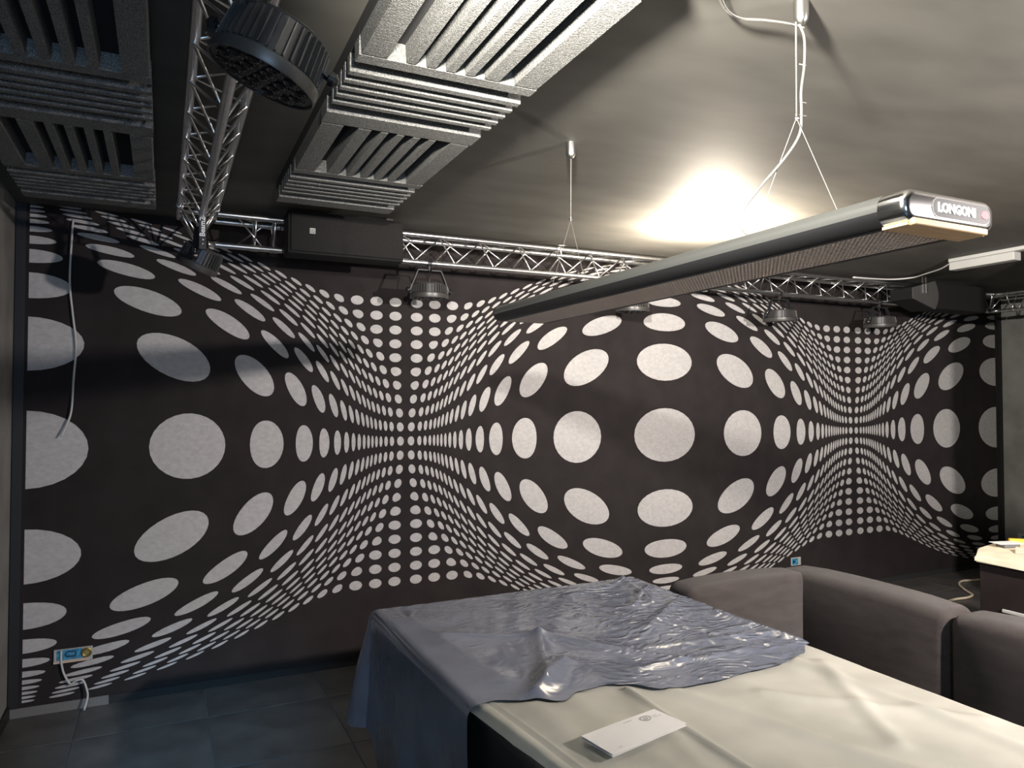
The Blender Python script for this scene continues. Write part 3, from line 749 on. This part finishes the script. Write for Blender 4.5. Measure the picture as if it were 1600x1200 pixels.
# ---- grey cover on the near part
cfolds = [((1.93, -2.72), (1.92, -3.30), .014, .013), ((1.93, -2.72), (1.80, -3.30), .03, .006), ((2.05, -2.72), (2.30, -3.5), .035, .010), ((2.60, -2.60), (2.62, -3.5), .03, .012),
          ((2.36, -3.30), (2.66, -2.80), .03, .010), ((1.62, -2.68), (1.64, -3.4), .05, .009), ((1.75, -2.66), (1.77, -3.3), .06, .009), ((2.3, -2.9), (2.7, -3.3), .03, .008)]
bm = B(); grid = []; NX, NY = 170, 170
for j in range(NY + 1):
    y = -2.35 - (3.75 - 2.35) * j / NY; row = []
    xa = XA + .008 + .045 * max(0, min(1, (-2.60 - y) / .5)); 
    for i in range(NX + 1):
        s = xa - .030 + (XB + .16 - xa + .030) * i / NX
        z = ZTAB + .001; x = s
        if s < xa:
            e = (xa - s); x = s + e * .35; z -= e * .75
        if s > XB:
            o_, dz = hang(s - XB, .03); x = XB + min(o_, .010) + .002; z -= dz
        z0 = z
        z += .006 * max(0, fbm(s, y, 1.7, 2, 3.3)) + .0015 * fbm(s, y, 9, 2, 1.1)
        for a, b, wd, h in cfolds: z += ridge(s, y, a, b, wd, h, False)
        z += .004 * math.exp(-((s - (xa + .035)) / .004) ** 2) if y < -2.5 else 0   # stitched seam
        z -= .006 * math.exp(-((s - (xa + .028)) / .004) ** 2) if y < -2.5 else 0
        yb = bnd_y(s)
        if y > yb + .01: z = min(z, ZTAB + .004 + .0)
        row.append(bm.verts.new((x, y, z)))
    grid.append(row)
for j in range(NY):
    for i in range(NX): bm.faces.new((grid[j][i], grid[j][i + 1], grid[j + 1][i + 1], grid[j + 1][i]))
o = obj('table_cover', bm, MT['cloth'], None, True)
tag(o, 'grey leatherette cover lying over the near half of the billiard table', 'table cover')
# ---- folded leaflet
lf = thing('leaflet', 'white folded leaflet with a small round emblem lying on the grey cover', 'leaflet', (1.76, -3.0, .793), (0, 0, 0))
cor = [(1.616, -2.968), (1.882, -2.915), (1.905, -3.026), (1.634, -3.087)]
def leaf(z0, z1, inset=0, lift=.006):
    bm = B(); n = 8; rows = []
    for i in range(n + 1):
        t = i / n; a = Vector(cor[0]).lerp(Vector(cor[1]), t); b = Vector(cor[3]).lerp(Vector(cor[2]), t)
        r = []
        for j in range(5):
            q = a.lerp(b, j / 4); zz = lift * math.sin(t * PI) * .6 + lift * (abs(t - .5) * 2) ** 2 * (.5)
            r.append((q.x - 1.76, q.y + 3.0, zz))
        rows.append(r)
    V0 = [[bm.verts.new((x, y, z + z0)) for x, y, z in r] for r in rows]; V1 = [[bm.verts.new((x, y, z + z1)) for x, y, z in r] for r in rows]
    for i in range(n):
        for j in range(4):
            bm.faces.new((V0[i][j], V0[i][j + 1], V0[i + 1][j + 1], V0[i + 1][j])); bm.faces.new((V1[i][j], V1[i + 1][j], V1[i + 1][j + 1], V1[i][j + 1]))
        bm.faces.new((V0[i][0], V0[i + 1][0], V1[i + 1][0], V1[i][0])); bm.faces.new((V0[i][4], V1[i][4], V1[i + 1][4], V0[i + 1][4]))
    for i in (0, n):
        for j in range(4): bm.faces.new((V0[i][j], V0[i][j + 1], V1[i][j + 1], V1[i][j]))
    return bm
obj('lower_page', leaf(-.004, -.0036, lift=.002), MT['paper'], lf)
obj('upper_page', leaf(.0, .0006, lift=.006), MT['paper'], lf)
# emblem: a ring with a mark, and small grey print lines
u = Vector((cor[1][0] - cor[0][0], cor[1][1] - cor[0][1], 0)).normalized(); v = Vector((-u.y, u.x, 0))
base = Vector((cor[0][0] - 1.76, cor[0][1] + 3.0, 0)); zt = .0052
def LP(a, b, dz=0): return base + u * a - v * b + Vector((0, 0, zt + dz))
ring = [LP(.205 + .0165 * math.cos(2 * PI * k / 24), .030 + .0125 * math.sin(2 * PI * k / 24)) for k in range(25)]
obj('emblem', tube(tube(tube(B(), ring, .0006, 5, False), [LP(.200, .024), LP(.200, .037)], .0006, 5), [LP(.209, .024), LP(.209, .036), LP(.205, .036)], .0006, 5), MT['ink'], lf)
obj('print_line', tube(tube(B(), [LP(.228, .030), LP(.244, .030)], .0004, 4), [LP(.228, .038), LP(.255, .038)], .0004, 4), MT['ink'], lf)
obj('print_line', tube(B(), [LP(.135, .016), LP(.165, .016)], .00035, 4), MT['ink'], lf)
obj('print_mark', tube(tube(B(), [LP(.030, .104), LP(.033, .104)], .0006, 4), [LP(.038, .104), LP(.040, .106)], .0006, 4), MT['ink'], lf)

# ------------------------------------------------------------------ sofa
sf = thing('corner_sofa', 'dark taupe fabric corner sofa with high rounded backs beside the table', 'sofa', (3.5, -2.2, 0))
def cushion(name, a, b, m, bev, puff=.0, crown=None):
    bm = box(B(), a, b, bev, 5)
    bmesh.ops.subdivide_edges(bm, edges=[e for e in bm.edges if e.calc_length() > .12], cuts=5, use_grid_fill=True)
    c = [(a[i] + b[i]) / 2 for i in range(3)]; s = [abs(b[i] - a[i]) / 2 for i in range(3)]
    for v_ in bm.verts:
        n_ = [(v_.co[i] - c[i]) / s[i] for i in range(3)]
        ax_ = crown if crown is not None else 1
        for i in range(3):
            if i == ax_: 
                o1, o2 = [k for k in range(3) if k != i]
                v_.co[i] += math.copysign(1, n_[i]) * puff * max(0, 1 - n_[o1] ** 2) * max(0, 1 - n_[o2] ** 4) * min(1, abs(n_[i]) * 2)
        # top line slightly crowned
        if n_[2] > .3:
            o1 = 0 if ax_ == 1 else 1
            v_.co.z += .012 * (1 - n_[o1] ** 2) - .010 * max(0, abs(n_[o1]) - .8) / .2 
    o = obj(name, bm, m, sf); o.location = (-3.5, 2.2, 0)
    for p_ in o.data.polygons: p_.use_smooth = True
    return o
cushion('backrest', (2.80, -1.955, .16), (3.545, -1.765, .805), MT['sofa'], .045, .02, 1)
cushion('backrest', (3.49, -2.675, .16), (3.69, -1.770, .805), MT['sofa'], .045, .025, 0)
cushion('backrest', (3.49, -3.49, .16), (3.69, -2.680, .805), MT['sofa'], .045, .025, 0)
cushion('backrest', (3.49, -4.30, .16), (3.69, -3.495, .805), MT['sofa'], .045, .025, 0)
cushion('seat_cushion', (2.96, -2.66, .24), (3.50, -1.955, .43), MT['sofa'], .05, .01, 2)
cushion('seat_cushion', (2.96, -3.49, .24), (3.50, -2.665, .43), MT['sofa'], .05, .01, 2)
cushion('seat_cushion', (2.96, -4.30, .24), (3.50, -3.495, .43), MT['sofa'], .05, .01, 2)
o = boxo('base', (2.92, -4.30, .05), (3.68, -1.78, .235), MT['sofadark'], sf, .01, 1); o.location = (-3.5, 2.2, 0)
bm = B()
for x_ in (2.98, 3.60):
    for y_ in (-4.2, -3.0, -1.85): prism(bm, [(x_ - .02, y_ - .02), (x_ + .02, y_ - .02), (x_ + .02, y_ + .02), (x_ - .02, y_ + .02)], .001, .05, 'z')
o = obj('feet', bm, MT['black'], sf); o.location = (-3.5, 2.2, 0)

# ------------------------------------------------------------------ counter with clutter
ct = thing('counter_unit', 'dark brown counter unit with a pale dusty top, at the right edge behind the sofa', 'counter', (4.75, -3.3, 0))
def CT(a): return (a[0] - 4.75, a[1] + 3.3, a[2])
boxo('carcass', CT((4.235, -4.5, .001)), CT((5.20, -2.345, .872)), MT['counter'], ct, .004, 1)
bm = B()
top = [(4.200, -2.345), (4.26, -2.318), (4.40, -2.235), (4.62, -2.185), (5.24, -2.18), (5.24, -4.54), (4.205, -4.54), (4.212, -3.2), (4.204, -2.6)]
prism(bm, [(a - 4.75, b + 3.3) for a, b in top], .8725, .902, 'z'); bmesh.ops.bevel(bm, geom=[e for e in bm.edges if abs(e.verts[0].co.z - e.verts[1].co.z) < 1e-6], offset=.006, segments=2, affect='EDGES')
obj('worktop', bm, MT['top'], ct)
boxo('handle', CT((4.222, -3.0, .655)), CT((4.234, -2.455, .670)), MT['white'], ct, .002, 1)
lv = thing('spirit_level', 'yellow spirit level lying on the pale counter top', 'spirit level', (4.80, -2.33, .9045), (0, 0, -.72))
boxo('bar', (-.16, -.012, 0), (.30, .012, .022), MT['yellow'], lv, .002, 1)
boxo('vial', (.05, -.0135, .007), (.08, .0135, .016), MT['clear'], lv)
pb = thing('small_box', 'flat dark box under a white sheet on the counter top', 'box', (4.56, -2.29, .9045), (0, 0, -.3))
boxo('body', (-.045, -.03, 0), (.045, .03, .018), MT['ink'], pb, .002, 1)
boxo('lid_sheet', (-.075, -.035, .0185), (.065, .04, .0205), MT['paper'], pb)
cdb = thing('cardboard_piece', 'tan folded cardboard piece at the counter edge of the picture', 'cardboard', (4.50, -2.42, .9045), (0, 0, .5))
obj('flap', prism(B(), [(-.06, 0), (.06, 0), (.055, .004), (0, .022), (-.055, .004)], -.05, .05, 'y'), MT['pink'], cdb)
